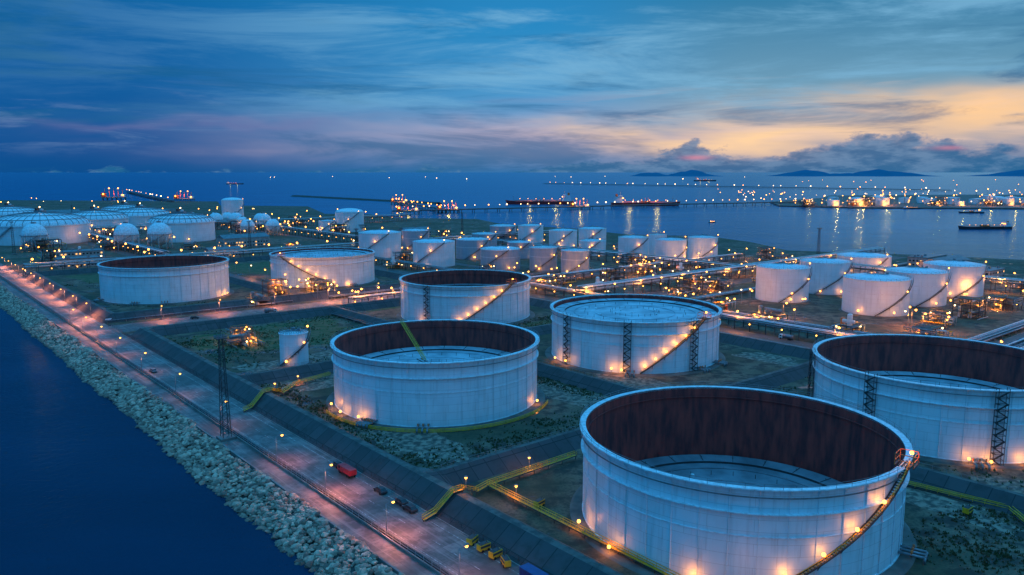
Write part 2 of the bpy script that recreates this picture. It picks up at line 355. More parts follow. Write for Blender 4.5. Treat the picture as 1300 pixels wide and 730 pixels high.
# ------------------------------------------------------------------ bunds (height field)
m,nt,bs=nodes_of('bund_lining')
v=coords(nt); nz=noise(nt,v,.3,5,.6)
br=nt.nodes.new('ShaderNodeTexBrick'); nt.links.new(v,br.inputs[0]); br.offset=0
br.inputs['Scale'].default_value=1; br.inputs['Brick Width'].default_value=5; br.inputs['Row Height'].default_value=5; br.inputs['Mortar Size'].default_value=.12
br.inputs['Color1'].default_value=(.070,.062,.064,1); br.inputs['Color2'].default_value=(.044,.040,.042,1); br.inputs['Mortar'].default_value=(.014,.014,.015,1)
c=mixc(nt,mth(nt,'MULTIPLY',smooth(nt,nz,.45,.7),.6),br.outputs[0],(.026,.024,.022))
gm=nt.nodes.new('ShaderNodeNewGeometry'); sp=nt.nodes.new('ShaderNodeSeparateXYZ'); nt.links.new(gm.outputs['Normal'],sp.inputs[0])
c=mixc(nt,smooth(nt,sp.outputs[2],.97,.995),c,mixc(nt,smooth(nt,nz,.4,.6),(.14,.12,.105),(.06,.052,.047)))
nt.links.new(c,bs.inputs['Base Color']); bs.inputs['Roughness'].default_value=.75
M['bund']=m
segs=[]
def bnd(b0,b1,a0,a1,h=4.,top=1.,run=6.): segs.append((b0,b1,a0,a1,h,top,run))
bnd(105.5,105.5,-60,408); bnd(209,209,-60,408,3.4,.8,5.); bnd(316,316,-60,408,3.4,.8,5.)
for a in (34,162,289): bnd(105.5,316,a,a,3.4,.8,5.)
bnd(105.5,316,408,408)
bnd(104.5,104.5,462,700); bnd(104.5,316,462,462); bnd(104.5,316,700,700,3.4,.8,5.); bnd(213,213,462,700,3.,.8,4.5); bnd(316,316,462,700,3.4,.8,5.)
bs_=set();as_=set()
for (b0,b1,a0,a1,h,t,r) in segs:
    for e in (t,t+r): 
        bs_|={b0-e,b1+e,b0+e,b1-e}; as_|={a0-e,a1+e,a0+e,a1-e}
bs_=sorted(bs_); as_=sorted(as_)
def hf(b,a):
    z=-.05
    for (b0,b1,a0,a1,h,t,r) in segs:
        d=max(b0-b,b-b1,a0-a,a-a1,0)
        if d<t+r: z=max(z,h*(1-max(0,(d-t)/r)))
    return z
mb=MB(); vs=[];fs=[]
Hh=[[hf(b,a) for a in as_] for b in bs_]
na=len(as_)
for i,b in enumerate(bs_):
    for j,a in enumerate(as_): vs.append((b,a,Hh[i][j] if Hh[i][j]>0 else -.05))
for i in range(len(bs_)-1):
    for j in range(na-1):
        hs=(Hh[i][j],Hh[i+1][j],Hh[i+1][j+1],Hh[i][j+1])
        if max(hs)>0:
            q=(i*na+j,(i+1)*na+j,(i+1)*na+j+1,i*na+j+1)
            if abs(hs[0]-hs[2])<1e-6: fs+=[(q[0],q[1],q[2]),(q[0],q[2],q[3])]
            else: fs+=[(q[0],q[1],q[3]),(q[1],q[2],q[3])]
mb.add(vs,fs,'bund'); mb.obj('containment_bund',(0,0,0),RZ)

M['grass']=mat('rough_grass',(.030,.072,.014),(.13,.10,.042),.22,.9,lo=.38,hi=.60,detail=6)
mb=MB()
def patch(b0,b1,a0,a1,z=.012,k='grass'):
    pts=[];n=60
    for i in range(n):
        t=2*math.pi*i/n; cx,cy=math.cos(t),math.sin(t); q=max(abs(cx),abs(cy))**.6; r=.84+.10*math.sin(3*t+b0)+.06*math.sin(7*t+a0)+random.uniform(-.07,.07)
        pts.append(((b0+b1)/2+(b1-b0)/2*cx/q*r,(a0+a1)/2+(a1-a0)/2*cy/q*r,z))
    mb.add(pts,[tuple(range(n))],k)
for q in [(112,205,330,402),(215,310,395,405),(115,205,468,490),(120,200,600,690),(225,312,300,312),(220,300,600,690)]: patch(*q)
mb.obj('grass_patch',(0,0,0),RZ)
M['gravel']=mat('pale_gravel',(.34,.23,.165),(.09,.065,.05),.5,.9,lo=.38,hi=.60,detail=6)
mb=MB()
for q in [(113,135,168,215),(185,203,168,230),(113,150,60,95),(190,203,50,130),(113,150,262,284),(216,235,170,215),(290,308,168,200),(216,230,45,75),(113,165,292,322),(195,204,240,284)]: patch(*q,z=.016,k='gravel')
mb.obj('gravel_path',(0,0,0),RZ)
def tufts(name,N,regions,smin,smax,k):
    mbx=[];F=[];o=0
    M.setdefault('leaf',mat('scrub_leaf',(.030,.060,.014),(.11,.085,.035),.4,.9))
    cl=[(lambda rg:(random.uniform(rg[0],rg[1]),random.uniform(rg[2],rg[3]),random.uniform(1.5,7)))(random.choice(regions)) for _ in range(N//22)]
    for _ in range(N):
        cb,ca,cs=random.choice(cl); b=random.gauss(cb,cs); a=random.gauss(ca,cs); s=random.uniform(smin,smax)
        if not any(r[0]-1<b<r[1]+1 and r[2]-1<a<r[3]+1 for r in regions): continue
        for j in range(5):
            t=random.uniform(0,6.28); l=s*random.uniform(.5,1); px=b+random.uniform(-s,s)*.5; py=a+random.uniform(-s,s)*.5
            mbx+=[(px-math.cos(t)*l*.4,py-math.sin(t)*l*.4,0),(px+math.cos(t)*l*.4,py+math.sin(t)*l*.4,0),(px+random.uniform(-.4,.4)*l,py+random.uniform(-.4,.4)*l,l)]
            F.append((o,o+1,o+2)); o+=3
    me=bpy.data.meshes.new(name); me.from_pydata(mbx,[],F); me.materials.append(M['leaf']); me.update(); place(name,me,(0,0,.01),RZ)
tufts('scrub_vegetation',10000,[(112,205,330,402),(112,120,165,285),(112,205,295,402),(112,205,165,185),(196,204,165,285),(215,312,295,320),(112,205,470,690),(215,310,60,160),(165,204,40,70)],.25,.8,'leaf')

# ------------------------------------------------------------------ big tanks
def stair(mb,R,ph0,ph1,z0,z1,k='steel',w=1.3,rail='gal',step=.6,off=.25):
    n=max(8,int(abs(ph1-ph0)*R/step)); pi=[];po=[]
    for i in range(n+1):
        t=i/n; ph=ph0+(ph1-ph0)*t; z=z0+(z1-z0)*t
        pi.append((math.cos(ph)*(R+off),math.sin(ph)*(R+off),z)); po.append((math.cos(ph)*(R+off+w),math.sin(ph)*(R+off+w),z))
    for i in range(n):
        mb.beam(pi[i],pi[i+1],.22,k); mb.beam(po[i],po[i+1],.25,k)
        a,b=Vector(pi[i]),Vector(po[i]); a2,b2=Vector(pi[i+1]),Vector(po[i+1])
        mb.add([a,b,(b2.x,b2.y,b.z),(a2.x,a2.y,a.z)],[(0,1,2,3)],k)
        up=Vector((0,0,1.1))
        mb.beam(Vector(po[i])+up,Vector(po[i+1])+up,.10,rail); mb.beam(Vector(po[i])+up*.5,Vector(po[i+1])+up*.5,.06,rail)
        if i%3==0: mb.beam(po[i],Vector(po[i])+up,.07,rail)
        if i%8==0: mb.beam((pi[i][0],pi[i][1],max(pi[i][2]-1.6,0)),po[i],.14,k)
def ring_rail(mb,R,z,n,k='gal',h=1.1,t=.06,every=1):
    for i in range(n):
        a0=2*math.pi*i/n;a1=2*math.pi*(i+1)/n
        p=(R*math.cos(a0),R*math.sin(a0),z);q=(R*math.cos(a1),R*math.sin(a1),z)
        for hh in (h,h*.5): mb.beam((p[0],p[1],z+hh),(q[0],q[1],z+hh),t,k)
        if i%every==0: mb.beam(p,(p[0],p[1],z+h),t,k)
def ladder_tower(mb,R,ph,h):
    c_,s_=math.cos(ph),math.sin(ph); U=Vector((-s_,c_,0)); N=Vector((c_,s_,0))
    P=lambda u,n,z: U*u+N*(R+.35+n)+Vector((0,0,z))
    for u in (-1.4,1.4):
        for n_ in (0,1.5): mb.beam(P(u,n_,0),P(u,n_,h+1),.13,'steel')
    z=0;i=0
    while z<h-1.4:
        for n_ in (0,1.5): mb.beam(P(-1.4,n_,z+1.75),P(1.4,n_,z+1.75),.10,'steel')
        mb.beam(P(-1.4,1.1,z) if i%2 else P(1.4,1.1,z),P(1.4,1.1,z+1.75) if i%2 else P(-1.4,1.1,z+1.75),.32,'steel')
        mb.add([P(-1.4,0,z+1.75),P(-1.4,1.5,z+1.75),P(-.6,1.5,z+1.75),P(-.6,0,z+1.75)],[(0,1,2,3)],'steel')
        for u in (-1.4,1.4): mb.beam(P(u,0,z+1.75),P(u,1.5,z+1.75),.1,'steel')
        z+=1.75;i+=1
def big_tank(b,a,R,h,roofz,deck='deck',st=None,towers=(),base_l=(),ladder=None,n=176,pw=480,stl=4):
    mb=MB(); r2=math.radians
    t=.35
    mb.lathe([(R,0.4),(R,h)],n,'shell')
    mb.lathe([(R,h-.05),(R+1.1,h-.05),(R+1.1,h+.22),(R-t,h+.22),(R-t,h-.3)],n,['rim','rim','rim','rim'])
    mb.lathe([(R-t,h+.1),(R-t,roofz-.4)],n,'rust')
    for z in (h-2.6,):
        if z>roofz+1: mb.lathe([(R-t,z),(R-t-.35,z),(R-t-.35,z+.2),(R-t,z+.2)],n,'rust')
    zg=h-5.0
    mb.lathe([(R,zg-.35),(R+.75,zg-.05),(R+.75,zg+.12),(R,zg+.12)],n,['rim']*3)
    mb.lathe([(R,zg-4.8),(R+.18,zg-4.8),(R+.18,zg-4.6),(R,zg-4.6)],n,'rim')
    mb.lathe([(R+.28,.4),(R+.28,.62),(R,.62)],n,'rim')
    mb.lathe([(R+3.2,.02),(R+2.6,.4),(R,.4)],n,'pad')
    nv=40
    for i in range(nv):
        an=2*math.pi*i/nv; c_,s_=math.cos(an),math.sin(an)
        mb.beam(((R+.12)*c_,(R+.12)*s_,.6),((R+.12)*c_,(R+.12)*s_,h-.1),.18,'shell')
        mb.beam((R*c_,R*s_,h-1.5),((R+1.)*c_,(R+1.)*s_,h-.1),.14,'rim')
    mb.lathe([(R+.55,h-1.7),(R+.75,h-1.7),(R+.75,h-1.5),(R+.55,h-1.5),(R+.55,h-1.7)],n,'gal')
    ring_rail(mb,R+1.,h+.2,132,'gal',1.1,.06,2)
    rr=R-t-.45
    mb.lathe([(R-t,roofz+.25),(rr,roofz+.75),(rr-.02,roofz+.72)],n,'seal')
    mb.lathe([(rr,roofz+.75),(rr-4.6,roofz+.55),(rr-4.65,roofz+.02)],n,[deck,'seal'])
    mb.lathe([(rr-4.65,roofz),(rr*.45,roofz+.12),(.01,roofz+.25)],n,deck)
    for i in range(24):
        an=2*math.pi*i/24
        for rd in (rr-2.3,rr*.62,rr*.3):
            x,y=rd*math.cos(an),rd*math.sin(an)
            mb.beam((x,y,roofz),(x,y,roofz+1.2),.16,'steel',6)
        mb.beam(((rr-.3)*math.cos(an),(rr-.3)*math.sin(an),roofz+.8),((rr-4.4)*math.cos(an),(rr-4.4)*math.sin(an),roofz+.62),.12,'seal')
    for rd in (rr*.75,rr*.5,rr*.25):
        mb.lathe([(rd,roofz+.12),(rd,roofz+.30),(rd-.2,roofz+.30),(rd-.2,roofz+.12)],96,deck)
    for _ in range(7):
        an=random.uniform(0,6.28); rd=random.uniform(.1,.7)*rr; x,y=rd*math.cos(an),rd*math.sin(an)
        mb.lathe([(.5,roofz),(.5,roofz+.9),(.01,roofz+.95)],12,'rim',x,y)
    lights=[]
    if ladder is not None:
        an=r2(ladder); c_,s_=math.cos(an),math.sin(an); U=Vector((-s_,c_,0))
        p=Vector((c_*(R-t),s_*(R-t),h+.4)); L=min(R*1.1,max((h-roofz)*2.2,R*.6)); q=Vector((c_*(R-t-L),s_*(R-t-L),roofz+1.0))
        for sd in (-.5,.5):
            mb.beam(p+U*sd,q+U*sd,.2,'yellow'); mb.beam(p+U*sd+Vector((0,0,1)),q+U*sd+Vector((0,0,1)),.08,'yellow')  # ladder coloured yellow in place of lamplight falling on it
            for i in range(22): x=p.lerp(q,i/21)+U*sd; mb.beam(x,x+Vector((0,0,1)),.06,'yellow')
        for i in range(34): x=p.lerp(q,i/33); mb.beam(x-U*.5,x+U*.5,.1,'steel')
        tr=q-Vector((0,0,.75))
        for sd in (-.8,.8): mb.beam(tr+U*sd-Vector((c_,s_,0))*3,tr+U*sd+Vector((c_,s_,0))*6,.25,'steel')
    if st:
        ph0,ph1=r2(st[0]),r2(st[1]); stair(mb,R,ph0,ph1,.5,h,'steel',1.1,'yellow')  # yellow rail colour paints in the lamplight on a dark stair
        c_,s_=math.cos(ph1),math.sin(ph1); U=Vector((-s_,c_,0)); N=Vector((c_,s_,0)); B=N*(R-1)+Vector((0,0,h+.3))
        for i in range(6):
            mb.beam(B+N*(i*.7)-U*2,B+N*(i*.7)+U*2,.3,'steel')
        for (u,n_) in ((-2,0),(2,0),(-2,3.5),(2,3.5)): mb.beam(B+U*u+N*n_,B+U*u+N*n_+Vector((0,0,2.4)),.16,'orange')
        for zz in (1.1,2.4):
            mb.beam(B-U*2+Vector((0,0,zz)),B+U*2+Vector((0,0,zz)),.12,'orange'); mb.beam(B-U*2+N*3.5+Vector((0,0,zz)),B+U*2+N*3.5+Vector((0,0,zz)),.12,'orange')
            mb.beam(B-U*2+Vector((0,0,zz)),B-U*2+N*3.5+Vector((0,0,zz)),.12,'orange'); mb.beam(B+U*2+Vector((0,0,zz)),B+U*2+N*3.5+Vector((0,0,zz)),.12,'orange')
        lights.append((tuple(B+N*2.6+Vector((0,0,2.6))),pw*1.6))
        for i in range(stl):
            f=(i+.45)/(stl); ph=ph0+(ph1-ph0)*f; z=.5+(h-.5)*f+2.0
            if z>h-.5: continue
            p=(math.cos(ph)*(R+1.5),math.sin(ph)*(R+1.5),z); mb.beam((p[0],p[1],z-2.0),p,.1,'gal'); lights.append((p,pw*random.uniform(.7,1.3)))
    for ph in towers: ladder_tower(mb,R,r2(ph),h)
    for ph in base_l:
        c_,s_=math.cos(r2(ph)),math.sin(r2(ph)); rd=R+random.uniform(1.6,2.8); p=(c_*rd,s_*rd,random.uniform(1.6,2.4)); mb.beam((p[0],p[1],.3),p,.12,'gal'); lights.append((p,pw*random.uniform(1.1,1.8)))
    for k_ in range(3):
        ph=random.uniform(-2.6,-.5); c_,s_=math.cos(ph),math.sin(ph); N=Vector((c_,s_,0));U=Vector((-s_,c_,0))
        for u in (-1.6,0,1.6):
            mb.beam(N*(R-.1)+U*u+Vector((0,0,1.3)),N*(R+5)+U*u+Vector((0,0,1.3)),.6,'gal',10)
            mb.beam(N*(R+2.5)+U*u+Vector((0,0,.9)),N*(R+2.5)+U*u+Vector((0,0,2.3)),.5,'orange',8)
            mb.beam(N*(R+5)+U*u+Vector((0,0,1.3)),N*(R+5)+U*u+Vector((0,0,.0)),.6,'gal',10)
    for p,_ in lights: mb.bulb(p,.42,'lamp')
    x,y=W(b,a); o=mb.obj('oil_storage_tank',(x,y,0))
    for p,e in lights: plight(o,p,e)
    return o
big_tank(153.3,101.3,35.4,21,1.2,'deck2',st=(-96,-40),base_l=(-168,-148,-118),stl=5)
big_tank(156,228,35.8,21,10,'deck',st=None,base_l=(-154,-141,-126,-18),ladder=118)
big_tank(261,227,36.2,21,18.6,'deck',st=(-95,-50),towers=(-147,-103,-59),base_l=(-157,-145,-112,-106),stl=7)
big_tank(262,100,37,21,7,'deck',st=(-75,-20),towers=(-196,-146,-95),base_l=(-106,-98,-84))
big_tank(262,353,36,21,12,'deck2',st=(-95,-45),towers=(-120,),base_l=(-126,),stl=7)
big_tank(265,533,37,21,19,'deck',st=(-62,-125),base_l=(-50,),stl=7)
big_tank(155,537,38.5,22,9,'deck2',base_l=(-14,-2))

# ------------------------------------------------------------------ fixed-roof tanks
def cone_tank(b,a,R,h,shell='shell_s',nlamp=3,pw=700,toplamp=True,dome=False):
    mb=MB(); n=64
    rise=R*.13
    mb.lathe([(R,.3),(R,h)],n,shell)
    mb.lathe([(R,h-.3),(R+.25,h-.3),(R+.25,h+.05),(R-.1,h+.1)],n,'rim')
    if dome: mb.dome(0,0,h,R,'rim',n,8,R*.28)
    else:
        mb.lathe([(R-.1,h+.1),(R*.5,h+rise*.6),(.01,h+rise)],n,'shell_s')
        for i in range(20):
            an=2*math.pi*i/20; mb.beam((R*.98*math.cos(an),R*.98*math.sin(an),h+.15),(1*math.cos(an),1*math.sin(an),h+rise+.05),.12,'gal')
    mb.lathe([(R+1.5,.02),(R+1.2,.3),(R,.3)],n,'pad')
    mb.lathe([(R,h*.62),(R+.12,h*.62),(R+.12,h*.62+.25),(R,h*.62+.25)],n,'rim')
    ring_rail(mb,R-.1,h+.1,40,'gal',1.1,.08,1)
    mb.lathe([(.8,h+rise-.3),(.8,h+rise+1.2),(.01,h+rise+1.3)],12,'gal'); mb.box(R*.3,R*.3+1.2,-.6,.6,h+rise*.5,h+rise*.7+1.2,'gal')
    p0=random.choice((-2.6,-2.3,-2.0)); p1=p0+min(h*1.4/R,2.6)
    stair(mb,R,p0,p1,.3,h,'steel',.9,'gal',.9)
    li=[]
    for i in range(nlamp):
        ph=math.radians(-90-35+random.uniform(-60,60)+i*45); p=(math.cos(ph)*(R+2.2),math.sin(ph)*(R+2.2),2.8)
        mb.beam((p[0],p[1],0),p,.15,'gal'); mb.bulb(p,.5,'lampm')
        if i<1: li.append((p,pw))
    f=.6; ph=p0+(p1-p0)*f; p=(math.cos(ph)*(R+1.9),math.sin(ph)*(R+1.9),h*f+2.2); mb.bulb(p,.42,'lampm')
    if random.random()<.5: li.append((p,pw*.6))
    if toplamp:
        p=(math.cos(p1)*R,math.sin(p1)*R,h+2.2); mb.beam((p[0],p[1],h),p,.1,'gal'); mb.bulb(p,.42,'lampm')
    x,y=W(b,a); o=mb.obj('petroleum_storage_tank',(x,y,0))
    for p,e in li: plight(o,p,e)
    return o
cone_tank(138,307,5.8,13.5,nlamp=1,pw=300)
small=[(386,656,20,23,0),(449,691,14,20,1),(383,561,18,21,0),(443,585,15.5,18,1),(412,506,16.5,17,1),(591,721,15.5,17,1),(595,676,14.5,19.5,0),
 (585,612,15,18,0),(629,611,15.3,18,0),(433,476,11.3,19,1),(439,445,11.3,18.6,1),(551,535,13,14,0),(556,487,14,20,0),(596,492,9,20,0),
 (553,441,13.5,21,0),(595,438,13.5,21,0),(448,268,16,21,0),(498,267,16,21,0),(449,209,17.7,20,0),(618,299,20,14,0),(499,208,17.3,20,0),(555,208,18,20,0),
 (500,640,13,17,1),(480,560,12,15,1)]
for (b,a,R,h,g) in small: cone_tank(b,a,R,h,'shell_g' if g else 'shell_s',nlamp=3 if a<400 else 2,toplamp=(random.random()<.7))

def lng_tank(b,a,R,h,ribs=36):
    mb=MB(); n=96
    mb.lathe([(R,0),(R,h)],n,'shell'); mb.lathe([(R,h-1),(R+.9,h-1),(R+.9,h+.3),(R-.5,h+.3)],n,'rim')
    hh=R*.26; mb.dome(0,0,h+.2,R-.5,'rim',n,12,hh)
    for i in range(ribs):
        an=2*math.pi*i/ribs; prev=None
        for j in range(9):
            t=j/8*math.pi/2*.93; r=(R-.4)*math.cos(t); z=h+.35+(hh)*math.sin(t); p=(r*math.cos(an),r*math.sin(an),z)
            if prev: mb.beam(prev,p,.5,'gal')
            prev=p
    for f in (.35,.65,.9):
        mb.lathe([((R-.4)*f+.3,h+.3+hh*math.sqrt(1-f*f)),((R-.4)*f+.3,h+.9+hh*math.sqrt(1-f*f)),((R-.4)*f-.3,h+.9+hh*math.sqrt(1-f*f))],n,'gal')
    mb.box(-5,5,-4,4,h+hh,h+hh+2.2,'gal'); mb.box(-4,-2,-3,3,h+hh+2.2,h+hh+5,'steel'); mb.box(1,3,-2,2,h+hh+2.2,h+hh+4,'white')
    stair(mb,R,-2.2,-1.6,.3,h,'steel',1.5,'gal',1.5)
    for ph in (-2.4,-1.0): 
        p=(math.cos(ph)*(R+3),math.sin(ph)*(R+3),4); mb.bulb(p,.6,'lampm')
    mb.bulb((0,0,h+hh+6),.7,'lampw')
    x,y=W(b,a); o=mb.obj('domed_gas_tank',(x,y,0))
for q in [(168,1043,50,21),(177,1338,40,20),(250,1160,40,19),(320,1209,40,19),(300,966,37,22),(330,1330,36,20)]: lng_tank(*q)
cone_tank(477,1273,17,34,dome=True,pw=1500); cone_tank(518,959,19,26,dome=True,pw=1500); cone_tank(492,972,12,15,pw=1500)

def sphere_mesh(R):
    mb=MB(); zc=R+3
    mb.dome(0,0,zc,R,'rim',32,16,full=True)
    for i in range(10):
        an=2*math.pi*i/10; mb.beam((R*math.cos(an),R*math.sin(an),0),(R*.98*math.cos(an),R*.98*math.sin(an),zc),.8,'white',8)
        a2=an+2*math.pi/10
        mb.beam((R*math.cos(an),R*math.sin(an),1),(R*math.cos(a2),R*math.sin(a2),zc-2),.2,'gal')
    mb.lathe([(R+.05,zc-.2),(R+1.1,zc-.2),(R+1.1,zc+.1)],32,'gal')
    mb.box(-1.5,1.5,-1.5,1.5,zc+R-.1,zc+R+1,'gal'); stair(mb,R+.5,-2.6,-.8,.3,zc,'gal',1,'gal',1.5)
    mb.bulb((-R*.7,-R*.9,2.5),.5,'lampm'); return mb.mesh('spherical_gas_tank')
SM=sphere_mesh(10)
for k,(b,a,R) in enumerate([(144,936,12),(218,881,12),(248,872,12),(395,1120,10),(420,1110,10),(440,1060,10),(372,1150,10),(402,1040,9),(430,1170,9),(455,1110,9),(360,1060,9),(385,980,9),(412,965,9)]):
    x,y=W(b,a); o=place('spherical_gas_tank',SM,(x,y,0),0,R/10)
    if k%3==0: plight(o,(-7,-9,2.5),1500)

# ------------------------------------------------------------------ pipe racks
def pipe_rack(b,a,L,horiz,w=7,h=5,npipe=7,tiers=1,low=False):
    mb=MB(); n=int(L/9)
    keys=['gal','white','gal','steel','white','gal','steel','gal','rim','white']
    def q(s,t,z): return (s,t,z) if horiz else (t,s,z)
    for tr in range(tiers):
        zz=h+tr*2.6 if not low else .9
        for i in range(npipe):
            t=-w/2+.6+(w-1.2)*i/(npipe-1); r=random.choice((.35,.5,.7,.9))
            mb.beam(q(0,t,zz+r/2+.1),q(L,t,zz+r/2+.1),r,keys[(i*3+tr)%10],8)
    for i in range(n+1):
        s=i*L/n; top=(h+(tiers-1)*2.6) if not low else .85
        for t in (-w/2,w/2): mb.beam(q(s,t,0),q(s,t,top+.1),.35,'steel' if not low else 'conc')
        for tr in range(tiers):
            zz=h+tr*2.6 if not low else .85; mb.beam(q(s,-w/2,zz-.1),q(s,w/2,zz-.1),.35,'steel' if not low else 'conc')
        if not low and i<n:
            for t in (-w/2,w/2): mb.beam(q(s,t,h-.6),q(s+L/n,t,h-.6),.2,'steel')
            if i%2==0: mb.bulb(q(s,-w/2-.3,h-1.2),.34,'lampm')
    x,y=W(b,a); o=mb.obj('pipe_rack',(x,y,0),RZ)
    return o
pipe_rack(347,60,360,False,8,5,9); pipe_rack(363,100,300,False,10,5,9,low=True); pipe_rack(376,136,180,False,6,5,6,low=True)
pipe_rack(225,417,400,True,8,5,9); pipe_rack(230,455,210,True,6,5,7,low=True)
pipe_rack(345,345,400,True,8,6,8,2); pipe_rack(350,138,420,True,8,5,8,low=True); pipe_rack(350,112,420,True,9,5,9,2)
pipe_rack(352,450,260,False,8,5,8); pipe_rack(100,708,560,True,8,6,8,2); pipe_rack(100,457,105,True,4,5,4,low=True)
pipe_rack(520,345,350,False,8,6,8,2); pipe_rack(110,1110,600,True,9,8,8,2); pipe_rack(215,740,600,False,8,6,8,2); pipe_rack(435,740,500,False,8,6,8,2)
pipe_rack(322,165,240,False,5,5,5,low=True); pipe_rack(590,132,190,False,8,6,8,2); pipe_rack(345,300,400,True,6,5,6,low=True)
pipe_rack(203.5,300,100,False,3,5,3,low=True); pipe_rack(196,172,9,False,3,5,3,low=True)

# ------------------------------------------------------------------ lamps
def lamp_mesh(h,r,key,arm=1.8):
    mb=MB(); mb.beam((0,0,0),(0,0,h),.2,'gal',6); mb.beam((0,0,h),(arm,0,h+.4),.14,'gal',6); mb.box(arm-.5,arm+.5,-.25,.25,h+.3,h+.55,'gal')
    mb.bulb((arm,0,h+.1),r,key); return mb.mesh('street_lamp')
LM={'n':lamp_mesh(8,.36,'lamp'),'m':lamp_mesh(9,.52,'lampm'),'f':lamp_mesh(12,.8,'lampm'),'w':lamp_mesh(11,.6,'lampw'),'mw':lamp_mesh(9,.42,'lampw')}
def lamp(b,a,kind='n',rz=0.,power=0,col=OR,spot=None):
    x,y=W(b,a); o=place('street_lamp',LM[kind],(x,y,.02),RZ+rz)
    if power: plight(o,(1.8,0,{'n':7.4,'m':8.,'f':10.5,'w':10,'mw':8.}[kind]),power,col,.35,spot)
PK=(1,.29,.13)
for a,pw_ in [(116,4200),(143,7500),(172,8500),(201,3800),(243,2000),(288,1500),(331,2400),(369,3500),(402,8000),(433,12000),(462,14000)]: lamp(84.0,a,'n',0,pw_,PK,166)
for i in range(10): lamp(97.6,480+i*34,'n',math.pi,17000 if i%3!=1 else 9000,PK,168)
for b,a in [(125,446),(157,447),(190,447),(225,447),(260,447),(295,447)]: lamp(b,a,'n',-1.57,12000,PK,168)
def jcol(): return (1,random.uniform(.28,.36),.045)
def rnd(n,b0,b1,a0,a1,kind,pw,frac):
    k=0;tries=0
    while k<n and tries<n*20:
        tries+=1; b=random.uniform(b0,b1);a=random.uniform(a0,a1)
        if any((b-t[0])**2+(a-t[1])**2<(t[2]+2.5)**2 for t in small): continue
        kd=kind
        if random.random()<.15: kd={'m':'mw','f':'w'}.get(kind,kind)
        lamp(b,a,kd,random.uniform(0,6.28),pw*random.uniform(.6,1.3) if random.random()<frac else 0,jcol()); k+=1
def line(b0,a0,b1,a1,sp_,kind,pw,every):
    L=math.hypot(b1-b0,a1-a0); n=int(L/sp_)
    for i in range(n+1):
        t=(i+random.uniform(-.15,.15))/max(n,1); b=b0+(b1-b0)*t; a=a0+(a1-a0)*t
        if any((b-q[0])**2+(a-q[1])**2<(q[2]+1.5)**2 for q in small): continue
        lamp(b,a,kind if random.random()<.85 else {'m':'mw','f':'w'}[kind],random.uniform(0,6.28),pw if every and i%every==0 else 0,jcol())
line(343,60,343,410,28,'m',5000,2); line(344,341,640,341,24,'m',5000,2); line(344,118,700,118,26,'m',5000,2); line(538,134,538,326,26,'m',5000,2)
line(344,422,640,422,24,'m',5000,3); line(398,442,398,714,26,'m',5500,4); line(102,714,640,714,28,'f',6000,5); line(230,450,230,714,30,'m',4500,4); line(105,1118,690,1118,34,'f',3500,8)
line(198,735,198,1400,36,'f',2500,7); line(432,735,432,1350,36,'f',5000,7)
rnd(16,366,420,140,320,'m',5400,.6); rnd(16,570,640,135,320,'m',5400,.5)
rnd(22,345,640,350,420,'m',5600,.35); rnd(14,420,640,450,700,'m',5500,.2)
rnd(12,215,320,412,424,'m',4400,.5); rnd(10,195,240,455,500,'m',4400,.5)
rnd(18,240,520,740,1080,'f',5000,.1); rnd(24,240,700,1140,1600,'f',10000,0); rnd(24,100,500,1600,2400,'f',20000,.0)

# ------------------------------------------------------------------ process units
def unit(seed):
    random.seed(seed); mb=MB()
    W_,D=random.uniform(9,16),random.uniform(6,10)
    fl=random.randint(1,3)
    nx=3
    for i in range(nx+1):
        for j in range(2): mb.beam((W_*i/nx,D*j,0),(W_*i/nx,D*j,fl*3.6),.35,'steel')
    for f in range(1,fl+1):
        z=f*3.6
        for j in range(2): mb.beam((0,D*j,z),(W_,D*j,z),.35,'steel'); mb.beam((0,D*j,z+1.1),(W_,D*j,z+1.1),.1,'yellow')
        for i in range(nx+1): mb.beam((W_*i/nx,0,z),(W_*i/nx,D,z),.3,'steel')
        mb.box(.3,W_*random.uniform(.5,.95),.3,D-.3,z-.08,z+.05,'steel')
    for k in range(random.randint(2,4)):
        x,y=random.uniform(1,W_-1),random.uniform(1.5,D-1.5); z=random.choice((0,0,3.6)); r=random.uniform(.6,1.3); hh=random.uniform(3,6)
        key=random.choice(('white','gal','gal','orange'))
        mb.lathe([(r,z+.2),(r,z+hh)],16,key,x,y); mb.dome(x,y,z+hh,r,key,16,5,r*.5)
    for k in range(2):
        y=random.uniform(1,D-1); z=random.choice((1.2,4.8)); r=random.uniform(.6,1.1)
        mb.beam((1,y,z+r),(W_*.7,y,z+r),r*2,random.choice(('white','gal')),14)
    for k in range(9):
        x=random.uniform(-3,W_+3); z=random.uniform(.6,fl*3.6); mb.beam((x,-3,z),(x,D+3,z),random.choice((.3,.4,.6)),random.choice(('gal','white','yellow','gal')),8)
        mb.beam((x,-3,0),(x,-3,z),.35,'gal',8)
    li=[]
    for k in range(5):
        p=(random.uniform(0,W_),random.choice((-.3,D+.3)),random.randint(1,fl)*3.6-.6); mb.bulb(p,.4,random.choice(('lampm','lampm','lampw'))); li.append(p)
    return mb.mesh('process_unit'),li
UN=[unit(i) for i in range(6)]
random.seed(21)
def put_unit(b,a,i,pw=4200,sc=1.,rot=None):
    me,li=UN[i%6]; x,y=W(b,a); o=place('process_unit',me,(x,y,0),RZ+(random.choice((0,1.5708)) if rot is None else rot),sc)
    if pw:
        for p in li[:1]: plight(o,(p[0],p[1]-.9,p[2]),pw,OR,.4)
